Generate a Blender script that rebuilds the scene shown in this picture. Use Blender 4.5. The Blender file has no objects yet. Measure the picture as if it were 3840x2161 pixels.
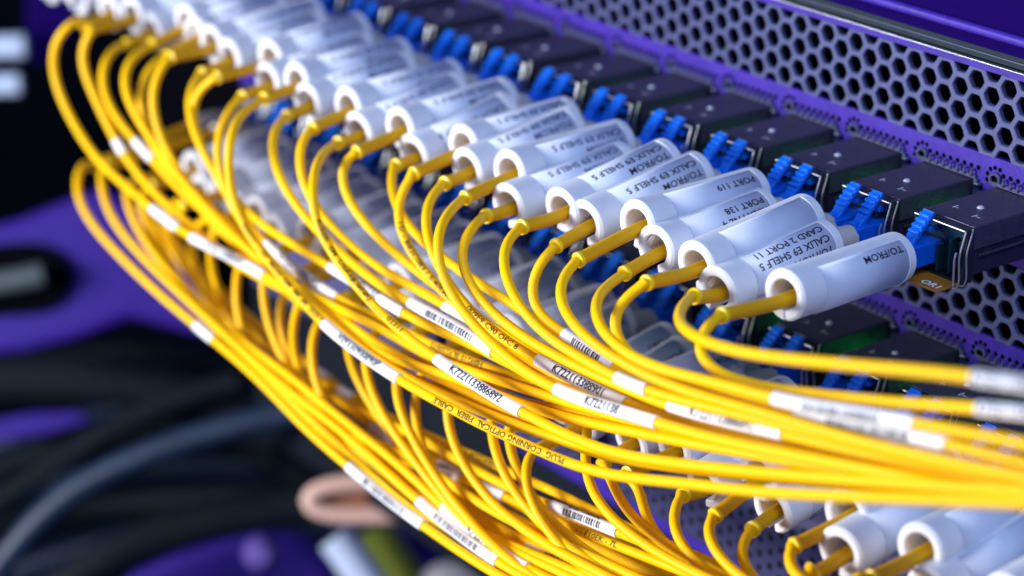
import bpy, bmesh, math, random
import numpy as np
from mathutils import Vector, Matrix

sc = bpy.context.scene
col = sc.collection
random.seed(7)
# ---------------------------------------------------------------- camera (1 unit = 1 cm)
sc.unit_settings.system = 'METRIC'; sc.unit_settings.scale_length = 0.01
CAM = Vector((27.8104, -33.9539, 15.4933)); YAW = 0.9293; PITCH = 0.385; F = 8638.6129
fw = Vector((-math.sin(YAW)*math.cos(PITCH), math.cos(YAW)*math.cos(PITCH), -math.sin(PITCH)))
rt = fw.cross(Vector((0, 0, 1))).normalized(); up = rt.cross(fw)
cd = bpy.data.cameras.new('camera'); cam = bpy.data.objects.new('camera', cd); col.objects.link(cam)
cam.matrix_world = Matrix(((rt.x, up.x, -fw.x, CAM.x), (rt.y, up.y, -fw.y, CAM.y), (rt.z, up.z, -fw.z, CAM.z), (0, 0, 0, 1)))
cd.sensor_width = 36; cd.lens = 36*F/3840; cd.clip_start = 1; cd.clip_end = 2000
cd.dof.use_dof = True; cd.dof.focus_distance = 44.8; cd.dof.aperture_fstop = 0.095
sc.camera = cam
# ---------------------------------------------------------------- light
w = bpy.data.worlds.new('World'); sc.world = w; w.use_nodes = True
w.node_tree.nodes['Background'].inputs[0].default_value = (0.42, 0.50, 1.0, 1)
w.node_tree.nodes['Background'].inputs[1].default_value = 0.28
def area(name, loc, target, size, power, colr, sy=None):
    l = bpy.data.lights.new(name, 'AREA'); l.energy = power; l.color = colr; l.size = size
    if sy: l.shape = 'RECTANGLE'; l.size_y = sy
    o = bpy.data.objects.new(name, l); col.objects.link(o); o.location = loc
    o.rotation_euler = (Vector(target)-Vector(loc)).to_track_quat('-Z', 'Y').to_euler(); return o
area('aisle_light', (-30, -64, 6), (-6, -7, -3), 30, 70000, (1.0, 0.985, 0.96), 20)
area('ceiling_light', (30, -22, 46), (-4, -5, 0), 46, 22000, (0.50, 0.68, 1.0), 22)
sc.view_settings.view_transform = 'Standard'; sc.view_settings.look = 'None'
sc.view_settings.exposure = 0; sc.view_settings.gamma = 1; sc.view_settings.use_curve_mapping = False
# ---------------------------------------------------------------- geometry helpers
def ray(px, py):                      # photo pixel (3840 wide) -> direction
    return fw + rt*((px-1920)/F) - up*((py-1080.5)/F)
def at(px, py, axis, val):            # the point a pixel shows on the plane axis = val
    d = ray(px, py); i = 'xyz'.index(axis)
    return CAM + d*((val-CAM[i])/d[i])
def mat(name, base, rough=0.5, metal=0.0, bump=0.0, bscale=20.0, var=0.0, sss=0.0, emis=None, estr=0, spec=0.5, coat=0.0):
    m = bpy.data.materials.new(name); m.use_nodes = True; nt = m.node_tree; b = nt.nodes['Principled BSDF']
    b.inputs['Base Color'].default_value = (*base, 1); b.inputs['Roughness'].default_value = rough
    b.inputs['Metallic'].default_value = metal; b.inputs['Specular IOR Level'].default_value = spec
    b.inputs['Coat Weight'].default_value = coat
    if sss:
        b.inputs['Subsurface Weight'].default_value = sss; b.inputs['Subsurface Scale'].default_value = 0.15
        b.inputs['Subsurface Radius'].default_value = (1, 0.8, 0.6)
    if emis: b.inputs['Emission Color'].default_value = (*emis, 1); b.inputs['Emission Strength'].default_value = estr
    tc = nt.nodes.new('ShaderNodeTexCoord')
    if var:
        n = nt.nodes.new('ShaderNodeTexNoise'); n.inputs['Scale'].default_value = bscale*0.3; n.inputs['Detail'].default_value = 6
        mx = nt.nodes.new('ShaderNodeMix'); mx.data_type = 'RGBA'; nt.links.new(tc.outputs['Object'], n.inputs['Vector'])
        mx.inputs[6].default_value = (*[c*(1-var) for c in base], 1); mx.inputs[7].default_value = (*[min(1, c*(1+var)) for c in base], 1)
        nt.links.new(n.outputs['Fac'], mx.inputs[0]); nt.links.new(mx.outputs[2], b.inputs['Base Color'])
        rr = nt.nodes.new('ShaderNodeMapRange'); rr.inputs[3].default_value = max(.05, rough-.12); rr.inputs[4].default_value = min(1, rough+.12)
        nt.links.new(n.outputs['Fac'], rr.inputs[0]); nt.links.new(rr.outputs[0], b.inputs['Roughness'])
    if bump:
        n2 = nt.nodes.new('ShaderNodeTexNoise'); n2.inputs['Scale'].default_value = bscale; n2.inputs['Detail'].default_value = 4
        bp = nt.nodes.new('ShaderNodeBump'); bp.inputs['Strength'].default_value = bump; bp.inputs['Distance'].default_value = 0.02
        nt.links.new(tc.outputs['Object'], n2.inputs['Vector']); nt.links.new(n2.outputs['Fac'], bp.inputs['Height'])
        nt.links.new(bp.outputs['Normal'], b.inputs['Normal'])
    return m
M = dict(
 purple=mat('purple_paint', (0.046, 0.018, 0.34), 0.5, 0, 0.4, 12, 0.42, spec=.3),
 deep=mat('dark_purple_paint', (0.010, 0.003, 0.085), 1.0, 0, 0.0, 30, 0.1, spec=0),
 web=mat('vent_metal', (0.070, 0.082, 0.215), 0.5, 0.2, 0.3, 10, 0.35),
 black=mat('black_inside', (0.001, 0.001, 0.003), 0.9, spec=.05),
 rim=mat('bright_steel', (0.62, 0.66, 0.80), 0.3, 0.9),
 gask=mat('grey_green_gasket', (0.016, 0.032, 0.040), 0.7, 0.0, 0.2, 20, 0.2, spec=.2),
 cage=mat('cage_metal', (0.08, 0.09, 0.20), 0.45, 0.3, 0.2, 30, 0.2),
 hous=mat('module_housing', (0.070, 0.060, 0.095), 0.36, 0.40, 1.0, 18, 0.5, spec=.5),
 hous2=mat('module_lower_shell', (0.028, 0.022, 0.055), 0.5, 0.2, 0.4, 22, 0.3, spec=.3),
 mark=mat('laser_mark', (0.60, 0.60, 0.75), 0.6),
 chrome=mat('bail_chrome', (0.66, 0.70, 0.76), 0.36, 1.0),
 inner=mat('port_glass', (0.015, 0.05, 0.075), 0.15, 0.3, 0.4, 14, 0.4),
 tab=mat('orange_tab', (0.36, 0.15, 0.015), 0.45, 0, 0.2, 30, 0.2),
 blue=mat('blue_plug', (0.0, 0.11, 0.68), 0.33, 0, 0.1, 30, 0.08, 0.1),
 bluel=mat('blue_latch', (0.0, 0.165, 0.85), 0.28, 0, 0.1, 30, 0.08, 0.1),
 glass=mat('dark_clear_bezel', (0.03, 0.035, 0.05), 0.15, 0.5, 0.2, 20, 0.3),
 ferr=mat('grey_stub', (0.50, 0.48, 0.48), 0.5, 0, 0.2, 20, 0.08),
 white=mat('white_sleeve', (0.74, 0.77, 0.84), 0.58, 0, 0.15, 10, 0.06, 0.2, spec=.25),
 paper=mat('sleeve_paper', (0.60, 0.67, 0.84), 0.50, 0, 0.3, 5, 0.06, 0, spec=.35),
 film=mat('wrap_label', (0.86, 0.89, 0.95), 0.38, 0, 0.1, 20, 0.03),
 ink=mat('ink', (0.012, 0.014, 0.04), 0.5),
 inkb=mat('blue_black_ink', (0.02, 0.05, 0.16), 0.5),
 inkj=mat('jacket_print', (0.06, 0.035, 0.0), 0.5),
 yel=mat('yellow_jacket', (1.0, 0.555, 0.0), 0.42, 0, 0.15, 16, 0.05, 0.12, spec=.22),
 boot=mat('yellow_boot', (0.74, 0.38, 0.0), 0.52, 0, 0.3, 24, 0.08, 0.1, spec=.25),
 ring=mat('boot_ring', (0.96, 0.66, 0.0), 0.35, 0, 0.1, 24, 0.04, 0.1),
 green=mat('green_led', (0.0, 0.4, 0.05), 0.4, emis=(0.0, 1.0, 0.12), estr=4),
 dots=mat('vent_bezel', (0.10, 0.10, 0.26), 0.45, 0.2, 0.5, 14, 0.25),
 dark=mat('cabinet_dark', (0.005, 0.009, 0.016), 0.7, 0, 0.3, 2, 0.6, spec=.15),
 cord=mat('dark_cord', (0.007, 0.020, 0.05), 0.45, 0, 0.3, 6, 0.4, spec=.3),
 copper=mat('copper_lug', (0.72, 0.47, 0.40), 0.4, 0.0),
 brown=mat('brown_tongue', (0.30, 0.12, 0.07), 0.5),
 pale=mat('pale_tube', (0.55, 0.68, 0.92), 0.4),
  purple_shade=mat('shaded_purple_paint', (0.030, 0.009, 0.25), 0.55, 0, 0.2, 8, 0.2, spec=.2),  # darker purple variant, the dim light at far left put into its colour
 dimm=mat('dim_steel', (0.06, 0.085, 0.10), 0.5),
 knob=mat('knob_purple', (0.11, 0.07, 0.36), 0.5),
 strk=mat("blue_grey_cord", (0.009, 0.026, 0.065), 0.5, 0, 0.3, 6, 0.5),
 olive=mat('olive_wire', (0.10, 0.13, 0.0), 0.5),
 grey=mat('grey_part', (0.28, 0.28, 0.32), 0.5),
)
def dotted(m, dx, dz, rad):             # punched dots as part of the bezel's own surface
    nt = m.node_tree; b = nt.nodes['Principled BSDF']; src = b.inputs['Base Color'].links[0].from_socket
    g = nt.nodes.new('ShaderNodeNewGeometry'); sp = nt.nodes.new('ShaderNodeSeparateXYZ'); nt.links.new(g.outputs['Position'], sp.inputs[0])
    def mt(op, a, c=None):
        n = nt.nodes.new('ShaderNodeMath'); n.operation = op
        for i, v in enumerate((a, c)):
            if v is None: continue
            if isinstance(v, (int, float)): n.inputs[i].default_value = v
            else: nt.links.new(v, n.inputs[i])
        return n.outputs[0]
    u = mt('DIVIDE', sp.outputs[0], dx); col_ = mt('FLOOR', u); odd = mt('MULTIPLY', mt('PINGPONG', col_, 1), .5)
    v = mt('ADD', mt('DIVIDE', sp.outputs[2], dz), odd)
    fu = mt('MULTIPLY', mt('SUBTRACT', mt('SUBTRACT', u, col_), .5), dx); fv = mt('MULTIPLY', mt('SUBTRACT', mt('SUBTRACT', v, mt('FLOOR', v)), .5), dz)
    d = mt('SQRT', mt('ADD', mt('MULTIPLY', fu, fu), mt('MULTIPLY', fv, fv)))
    inside = mt('LESS_THAN', d, rad); lim = mt('GREATER_THAN', sp.outputs[2], -9.62); inside = mt('MULTIPLY', inside, lim)
    mx = nt.nodes.new('ShaderNodeMix'); mx.data_type = 'RGBA'; nt.links.new(inside, mx.inputs[0]); nt.links.new(src, mx.inputs[6]); mx.inputs[7].default_value = (.006, .006, .02, 1)
    nt.links.new(mx.outputs[2], b.inputs['Base Color'])
dotted(M['dots'], .33, .36, .088)
class MB:
    def __init__(s): s.v = []; s.f = []
    def add(s, vs, fs):
        n = len(s.v); s.v += [tuple(v) for v in vs]; s.f += [tuple(i+n for i in f) for f in fs]; return s
    def box(s, x0, x1, y0, y1, z0, z1, tf=None):
        vs = [Vector((x, y, z)) for x in (x0, x1) for y in (y0, y1) for z in (z0, z1)]
        if tf: vs = [tf @ v for v in vs]
        return s.add(vs, [(0, 1, 3, 2), (4, 6, 7, 5), (0, 4, 5, 1), (2, 3, 7, 6), (0, 2, 6, 4), (1, 5, 7, 3)])
    def tube(s, pts, rad, n=10, caps=True, sq=None):
        pts = [Vector(p) for p in pts]; N = len(pts)
        t = [(pts[min(i+1, N-1)]-pts[max(i-1, 0)]).normalized() for i in range(N)]
        nv = t[0].orthogonal().normalized(); vs = []
        for i in range(N):
            nv = (nv - t[i]*nv.dot(t[i])).normalized(); b = t[i].cross(nv)
            r = rad[i] if hasattr(rad, '__len__') else rad
            for k in range(n):
                a = 2*math.pi*k/n; vs.append(pts[i]+(nv*math.cos(a)+b*math.sin(a))*r)
        fs = [(i*n+k, i*n+(k+1) % n, (i+1)*n+(k+1) % n, (i+1)*n+k) for i in range(N-1) for k in range(n)]
        if caps: fs += [tuple(range(n-1, -1, -1)), tuple((N-1)*n+k for k in range(n))]
        return s.add(vs, fs)
    def build(s, name, m, parent=None, smooth=True, bevel=0.0, seg=2):
        me = bpy.data.meshes.new(name); me.from_pydata(s.v, [], s.f); me.update()
        me.materials.append(m if not isinstance(m, str) else M[m])
        if smooth:
            me.polygons.foreach_set('use_smooth', [True]*len(me.polygons)); me.set_sharp_from_angle(angle=math.radians(38))
        o = bpy.data.objects.new(name, me); col.objects.link(o)
        if parent: o.parent = parent
        if bevel:
            b = o.modifiers.new('bevel', 'BEVEL'); b.width = bevel; b.segments = seg; b.limit_method = 'ANGLE'
        return o
def tag(o, label=None, cat=None, group=None, kind=None):
    if label: o['label'] = label
    if cat: o['category'] = cat
    if group: o['group'] = group
    if kind: o['kind'] = kind
    return o
def empty(name, loc, label, cat, group=None):
    o = bpy.data.objects.new(name, None); col.objects.link(o); o.location = loc; o.empty_display_size = .3
    return tag(o, label, cat, group)
def adopt(child, root):                # child built in world coordinates, parent at root.location
    child.parent = root; child.matrix_parent_inverse = Matrix.Translation(-Vector(root.location)); return child
_tc = {}
def text_geo(s, size=1.0):             # flat lettering as (verts, faces), origin at left baseline
    if s not in _tc:
        c = bpy.data.curves.new('t', 'FONT'); c.body = s; c.size = 1; c.resolution_u = 2; c.offset = 0.020
        o = bpy.data.objects.new('t', c); col.objects.link(o)
        dg = bpy.context.evaluated_depsgraph_get(); dg.update()
        me = bpy.data.meshes.new_from_object(o.evaluated_get(dg))
        bm = bmesh.new(); bm.from_mesh(me)
        bmesh.ops.triangulate(bm, faces=bm.faces)
        xs = [v.co.x for v in bm.verts] or [0, 1]
        x = min(xs)
        while x < max(xs):             # cuts so that letters can follow a curve
            x += 0.12
            bmesh.ops.bisect_plane(bm, geom=bm.verts[:]+bm.edges[:]+bm.faces[:], plane_co=(x, 0, 0), plane_no=(1, 0, 0))
        for y in (0.1, 0.25, 0.4, 0.55):
            bmesh.ops.bisect_plane(bm, geom=bm.verts[:]+bm.edges[:]+bm.faces[:], plane_co=(0, y, 0), plane_no=(0, 1, 0))
        bm.verts.index_update()
        _tc[s] = ([(v.co.x, v.co.y) for v in bm.verts], [tuple(v.index for v in f.verts) for f in bm.faces])
        bm.free(); bpy.data.objects.remove(o); bpy.data.curves.remove(c); bpy.data.meshes.remove(me)
    v, f = _tc[s]; return [(a*size, b*size) for a, b in v], f
def smooth_path(P, step=0.2, it=6):
    P = [Vector(p) for p in P]; P = [P[0]*2-P[1]]+P+[P[-1]*2-P[-2]]; out = []
    for i in range(1, len(P)-2):
        p0, p1, p2, p3 = P[i-1:i+3]; n = max(2, int((p2-p1).length/step))
        for k in range(n):
            t = k/n
            out.append(0.5*((2*p1)+(p2-p0)*t+(2*p0-5*p1+4*p2-p3)*t*t+(3*p1-p0-3*p2+p3)*t**3))
    out.append(P[-2])
    A = np.array([list(p) for p in out])
    for _ in range(it):
        B = A.copy(); B[2:-2] = (A[:-4]+A[1:-3]*2+A[2:-2]*2+A[3:-1]*2+A[4:])/8; A = B
    return [Vector(p) for p in A]

# ---------------------------------------------------------------- chassis
H = 3.8093; PX = 0.4907; S3 = 3**.5; ZB = 0.572; X0 = -1.2568
XL, XR = -44.5, 6.0; XP = -31.5
switch = empty('network_switch', (-18, 0, 0), 'purple network switch front with honeycomb vents and rows of ports', 'network switch')
def part(mb, name, m, **k): return adopt(mb.build(name, m, **k), switch)
def honeycomb(zb, x0, name, XL):
    bm = bmesh.new(); z1 = zb+3.5*PX; R = PX/S3; r = R*0.73
    j0 = int((x0-XR)/(S3*PX/2))-1; j1 = int((x0-XL)/(S3*PX/2))+2
    for j in range(j0, j1):
        cx = x0-j*S3*PX/2; off = 0 if j % 2 == 0 else 0.5
        for i in range(0, 5):
            cz = zb+(i+off)*PX
            if cz > z1+PX*.6: continue
            o = []; a = []; b = []; q = []
            for k in range(12):
                an = math.pi/6*k
                oc = R*math.cos(math.pi/6)/math.cos(an % (math.pi/3)-math.pi/6)
                hc = (0.6*(r*math.cos(math.pi/6)/math.cos(an % (math.pi/3)-math.pi/6))+0.4*r*.93)
                c, s = math.cos(an), math.sin(an)
                o.append(bm.verts.new((cx+oc*c, -.012, cz+oc*s)))
                a.append(bm.verts.new((cx+hc*1.10*c, -.012, cz+hc*1.10*s)))
                b.append(bm.verts.new((cx+hc*c, 0.01, cz+hc*s)))
                q.append(bm.verts.new((cx+hc*c, .10, cz+hc*s)))
            for k in range(12):
                n = (k+1) % 12
                bm.faces.new((o[k], o[n], a[n], a[k])); bm.faces.new((a[k], a[n], b[n], b[k])); bm.faces.new((b[k], b[n], q[n], q[k]))
    for co, no in (((0, 0, zb), (0, 0, -1)), ((0, 0, z1), (0, 0, 1)), ((XL, 0, 0), (-1, 0, 0)), ((XR, 0, 0), (1, 0, 0))):
        bmesh.ops.bisect_plane(bm, geom=bm.verts[:]+bm.edges[:]+bm.faces[:], plane_co=co, plane_no=no, clear_outer=True)
    bmesh.ops.remove_doubles(bm, verts=bm.verts, dist=1e-4)
    me = bpy.data.meshes.new(name); bm.to_mesh(me); bm.free(); me.materials.append(M['web'])
    o = bpy.data.objects.new(name, me); col.objects.link(o); return adopt(o, switch)
for r_, xo in ((0, X0), (1, -1.2799), (2, -1.2799)):
    honeycomb(ZB-r_*3.829, xo, 'vent_grille', XL if r_ == 0 else XP)
zt = [ZB-r_*3.829+3.5*PX for r_ in range(4)]; zb_ = [ZB-r_*3.829 for r_ in range(4)]
for a, b in ((zb_[0], zt[1]), (zb_[1], zt[2]), (zb_[2], -12.1)):
    part(MB().box(XP if b > -10 else -20.6, XR, 0, .12, b, a), 'face_plate', 'purple', bevel=.012)
part(MB().box(XP, -20.65, .0, .12, -12.1, zb_[2]), 'side_plate', 'dark', bevel=.012)
part(MB().box(XP, XR, .0, .12, -17, -12.14), 'lower_plate', 'dark', bevel=.012)
part(MB().box(XL, XR, 3.4, 3.5, -16, 5), 'dark_backing', 'black')  # black sheet standing in for the unlit inside behind the vent holes
part(MB().box(XL, XR, 0, .12, zt[0], 2.435), 'upper_strip', 'purple')
part(MB().box(XL, XR, -.08, .06, 2.44, 2.475), 'bright_lip', 'rim', bevel=.015)
part(MB().box(XL, XR, .02, .2, 2.505, 2.74), 'seal_strip', 'gask')
part(MB().box(XL, XR, -.02, .02, 2.62, 2.64), 'seal_ridge', 'cage')
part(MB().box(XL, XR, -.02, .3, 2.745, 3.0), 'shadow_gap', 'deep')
part(MB().box(XL, XR, -.18, .3, 3.005, 3.20), 'edge_rail', 'purple', bevel=.08, seg=4)
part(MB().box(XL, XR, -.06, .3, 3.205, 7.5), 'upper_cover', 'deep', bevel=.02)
# spring gaskets round every port opening
KR = range(-3, 15)
def gasket(k, z):
    mb = MB(); x1 = -2*k+.10; x0 = -2*k-1.42
    mb.box(x0, x1, -.07, 0, z+.02, z+.09); mb.box(x1-.03, x1+.06, -.07, 0, z-1.1, z+.02)
    for i in range(7):                                       # curled fingers along the top
        x = x0+.30+i*.19
        mb.tube([(x, 0, z+.20), (x, -.10, z+.17), (x, -.12, z+.10), (x, -.03, z+.05)], .030, 6)
    for i in range(6):
        zz = z-.06-i*.18
        mb.tube([(x1+.15, 0, zz), (x1+.12, -.10, zz), (x1+.03, -.11, zz)], .028, 6)
    n = 14; cx, cz = x0+.02, z+.13                            # round eyelet at the corner
    mb.tube([(cx+.12*math.cos(a), -.04, cz+.12*math.sin(a)) for a in [2*math.pi*i/n for i in range(n+1)]], .035, 6)
    g = adopt(mb.build('cage_gasket', 'cage'), switch)
    hb = MB()
    hb.tube([(cx, -.012, cz), (cx, .01, cz)], .09, 12)
    for i in range(8): hb.tube([(x0+.21+i*.19, -.006, z+.25), (x0+.21+i*.19, .01, z+.25)], .055, 8)
    for i in range(5): hb.tube([(cx+.24*math.cos(1.2+i*.55), -.006, cz+.24*math.sin(1.2+i*.55)), (cx+.24*math.cos(1.2+i*.55), .01, cz+.24*math.sin(1.2+i*.55))], .05, 8)
    for i in range(6): hb.tube([(x1+.14, -.006, z-.15-i*.18), (x1+.14, .01, z-.15-i*.18)], .045, 8)
    o = hb.build('finger_slots', 'black'); o.parent = g; o.matrix_parent_inverse = Matrix.Identity(4)
for r_ in (0, 1):
    for k in KR:
        if r_ == 0 and k < 0: continue
        gasket(k, -r_*H)
for gx, gz, gw in [(-2*k+.36, -.85, .12) for k in range(1, 7)]+[(-2*k+.36, -H-.95, .22) for k in range(-1, 4)]:
    part(MB().box(gx-gw, gx+gw, -.45, -.002, gz-.05, gz+.05), 'status_light', 'green', bevel=.02)

# ---------------------------------------------------------------- vented bezels below the second row
def bezel(x0, x1, label):
    prof = []; n = 8; y0, zt_, zl = -2.3, -7.45, -9.95
    prof.append((0, zt_)); 
    for i in range(n+1):
        a = math.pi/2*i/n; prof.append((y0+.7-.9*math.sin(a), zt_-.0-.9+.9*math.cos(a)))
    for i in range(n+1):
        a = math.pi/2*i/n; prof.append((y0-.2+.35-.35*math.cos(a), zl+.35-.35*math.sin(a)))
    prof += [(y0+.5, zl-.02), (y0+.5, zl+.3), (0, zl+.3)]
    vs = [(x, y, z) for x in (x0, x1) for y, z in prof]; m = len(prof)
    mb = MB().add(vs, [(i, (i+1) % m, m+(i+1) % m, m+i) for i in range(m)]+[tuple(range(m)), tuple(range(2*m-1, m-1, -1))])
    root = empty('vent_bezel', ((x0+x1)/2, 0, zl), label, 'bezel', 'vented bezels under the second port row')
    adopt(mb.build('bezel_shell', 'dots', bevel=.02), root)

bezel(-10.45, 6.0, 'long grey purple dotted bezel at lower right under the sleeves')
bezel(-16.1, -11.5, 'grey purple bezel section seen through the cables left of a bright gap')
bezel(-27, -17.6, 'dark bezel section far left behind the lower cable fan')

# ---------------------------------------------------------------- transceiver modules
def make_module():
    root = empty('transceiver_module', (0, 0, 0), 'x', 'transceiver', 'dark transceiver modules in the port rows')
    mb = MB().box(-1.34, 0, -2.08, .3, -.50, 0)
    h = mb.build('housing', 'hous', root, bevel=.035, seg=3)
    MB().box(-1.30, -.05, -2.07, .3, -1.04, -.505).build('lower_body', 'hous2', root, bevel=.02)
    MB().box(-.02, .012, -1.9, .0, -.66, -.60).build('side_rail', 'hous', root, bevel=.01)
    d = MB(); d.tube([(-.67, -1.20, .0), (-.67, -1.20, .035)], [.075, .05], 14)
    d.build('top_stud', 'mark', root)
    t = MB()
    for s, x, y in (('I-', -1.05, -1.62), ('I~', -.45, -1.72)):
        v, f = text_geo(s, .24); t.add([(x+a, y+b, .006) for a, b in v], f)
    t.build('top_marking', 'mark', root, smooth=False)
    b = MB()                                                  # open metal mouth
    b.box(-1.34, 0, -2.36, -2.06, -.075, -.03); b.box(-1.34, -1.30, -2.34, -2.06, -1.1, -.075)
    b.box(-.035, 0, -2.34, -2.06, -1.1, -.075); b.box(-1.34, 0, -2.34, -2.06, -1.15, -1.1)
    b.build('bezel_frame', 'glass', root, bevel=.01)
    MB().tube([(-1.3, -2.37, -.03), (.0, -2.37, -.03)], .018, 8).build('bezel_edge', 'chrome', root)
    MB().tube([(-1.3, -2.14, .01), (-.1, -2.14, .01)], .014, 8).build('bezel_edge', 'cage', root)
    i = MB().box(-1.28, -.06, -2.12, -2.085, -1.08, -.06)
    i.box(-.69, -.65, -2.36, -2.12, -1.05, -.5); i.box(-.36, -.33, -2.38, -2.12, -1.0, -.3); i.box(-.3, -.12, -2.2, -2.12, -.5, -.35)
    i.build('port_insert', 'inner', root, bevel=.008)
    for dy in (0, .20):
        wv = MB().tube(smooth_path([(.03, -2.36+dy, -.02), (.03, -2.42+dy, -.25), (.03, -2.50+dy, -.46), (.03, -2.50+dy, -.6), (.03, -2.46+dy, -.9), (.03, -2.46+dy, -1.15), (-.1, -2.46+dy, -1.2)], .08, 1), .021, 8)
        wv.build('bail_wire', 'chrome', root)
    MB().tube([(.0, -2.56, -.42), (.0, -2.60, -.55), (.0, -2.58, -1.1)], .022, 8).build('bail_pin', 'chrome', root)
    o = MB().box(-1.2, -.08, -2.95, -2.3, -1.19, -1.14)
    o.build('pull_tab', 'tab', root, bevel=.015)
    t = MB(); v, f = text_geo('OR1', .26); t.add([(-.62+a, -2.86+b, -1.134) for a, b in v], f)
    t.build('tab_print', 'film', root, smooth=False)
    return root
proto = make_module()
def copy_tree(o, parent=None):
    c = o.copy(); col.objects.link(c)
    if parent: c.parent = parent; c.matrix_parent_inverse = o.matrix_parent_inverse.copy()
    for ch in o.children: copy_tree(ch, c)
    return c
ORD = ['first', 'second', 'third', 'fourth', 'fifth', 'sixth', 'seventh', 'eighth', 'ninth', 'tenth', 'eleventh', 'twelfth', 'thirteenth', 'fourteenth', 'fifteenth', 'sixteenth', 'seventeenth', 'eighteenth', 'nineteenth', 'twentieth']
first = True
for r_ in (0, 1):
    ks = range(0, 16) if r_ == 0 else range(-3, 14)
    for n, k in enumerate(ks):
        o = proto if first else copy_tree(proto); first = False
        o.location = (-2*k+random.uniform(-.02, .02), random.uniform(-.03, .03), -r_*H)
        if r_ == 0:
            o['label'] = 'dark transceiver module in the upper row, ' + ('rightmost, with an orange tab' if n == 0 else ORD[n]+' from the right')
        else:
            o['label'] = 'dark transceiver module in the lower row, ' + ORD[n]+' counted from the right end'

# ---------------------------------------------------------------- sleeves, plugs and patch cables
UT = [(0,'L',(1971,743),(2254,647),(1817,793)),
(1,'R',(1802,735),(2074,612),(1747,746)),(1,'L',(1749,670),(2029,548),(1627,712)),
(2,'R',(1647,629),(1917,533),(1571.5,688)),(2,'L',(1600,565),(1894,481),(1456,654)),
(3,'R',(1470.5,563),(1754,437),(1399.6,619)),(3,'L',(1411,531),(1677,405),(1314,571)),
(4,'R',(1276,520),(1562,410),(1223.8,543.5)),(4,'L',(1278,435),(1558,357),(1171.6,497.5)),
(5,'R',(1172.7,428.7),(1435,320),(1119.7,461)),(5,'L',(1163,370),(1425,298),(1042.6,437)),
(6,'R',(1038,393),(1272,283),(996.7,416)),(6,'L',(1003,324.6),(1269,247),(898.8,383)),
(7,'R',(898.8,335),(1148,233),(850.9,360)),(7,'L',(872.7,272),(1138,200),(788.4,323)),
(8,'R',(770.7,260.8),(1020,180),(721.7,292)),(8,'L',(743.6,208.7),(1010,145),(665.4,248.4)),
(9,'R',(670.6,208.7),(920,130),(611,244)),(9,'L',(678,150.5),(905,80),(547,194)),
(10,'R',(573,146.7),(800,75),(510,185)),(10,'L',(530,113),(790,40),(430,145)),
(11,'R',(490,90),(700,30),(420,140)),(11,'L',(467,60),(690,0),(385,112))]
SD = 3840/2576
ports = {}
for k, s, a, b, c in UT:
    xc = -2*k-.67+(.31 if s == 'R' else -.31)
    ports[(0, k, s)] = (at(a[0]*SD, a[1]*SD, 'x', xc+.3), at(b[0]*SD, b[1]*SD, 'x', xc), at(c[0]*SD, c[1]*SD, 'x', xc+.45))
rg = random.Random(3)
def generic(row, k, s, zoff=0):
    xc = -2*k-.67+(.31 if s == 'R' else -.31); z = -row*H+zoff; j = lambda q: rg.uniform(-q, q)
    zr, zb2 = (-.74, -.48) if s == 'R' else (-.34, -.34)
    A = Vector((xc+.3+j(.08), -6.9+j(.25), z+zr+j(.08))); B = Vector((xc, -3.85+j(.12), z+zb2))
    d = (A-B).normalized(); e = .72 if s == 'R' else 1.25
    return (A, B, A+d*e+Vector((0, 0, -.12)))
for k, s in ((12, 'R'), (12, 'L'), (13, 'R')): ports[(0, k, s)] = generic(0, k, s)
for k in range(-3, 14):
    for s in 'RL': ports[(1, k, s)] = generic(1, k, s)
def bootfix(key, dx, dy, y):            # visible lower-row boots: their measured end points
    A, B, C = ports[key]; C = at(dx*SD, dy*SD, 'y', y); ports[key] = (A, B, C)
bootfix((1, 1, 'R'), 1719, 1246, -7.6); bootfix((1, 0, 'L'), 1800, 1296, -8.1)
bootfix((1, 0, 'R'), 1894, 1331, -7.6); bootfix((1, -1, 'L'), 2000, 1373, -8.1)
for key, d in {(1, 3, 'L'): (1403, 1018), (1, 3, 'R'): (1453, 1066), (1, 2, 'R'): (1584, 1112), (1, 1, 'L'): (1692, 1130), (1, 1, 'R'): (1771, 1225),
               (1, 0, 'R'): (1940, 1283), (1, -1, 'L'): (2127, 1295), (1, -1, 'R'): (2112, 1392), (1, -2, 'L'): (2312, 1384)}.items():
    A, B, C = ports[key]; A2 = at(d[0]*SD, d[1]*SD, 'y', -7.5 if key == (1, -1, 'R') else -6.9); B2 = B+(A2-A)*.35; dd = A2-A
    ports[key] = (A2, B2, C if key in ((1, 1, 'R'), (1, 0, 'R'), (1, -1, 'L')) else C+dd)

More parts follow.
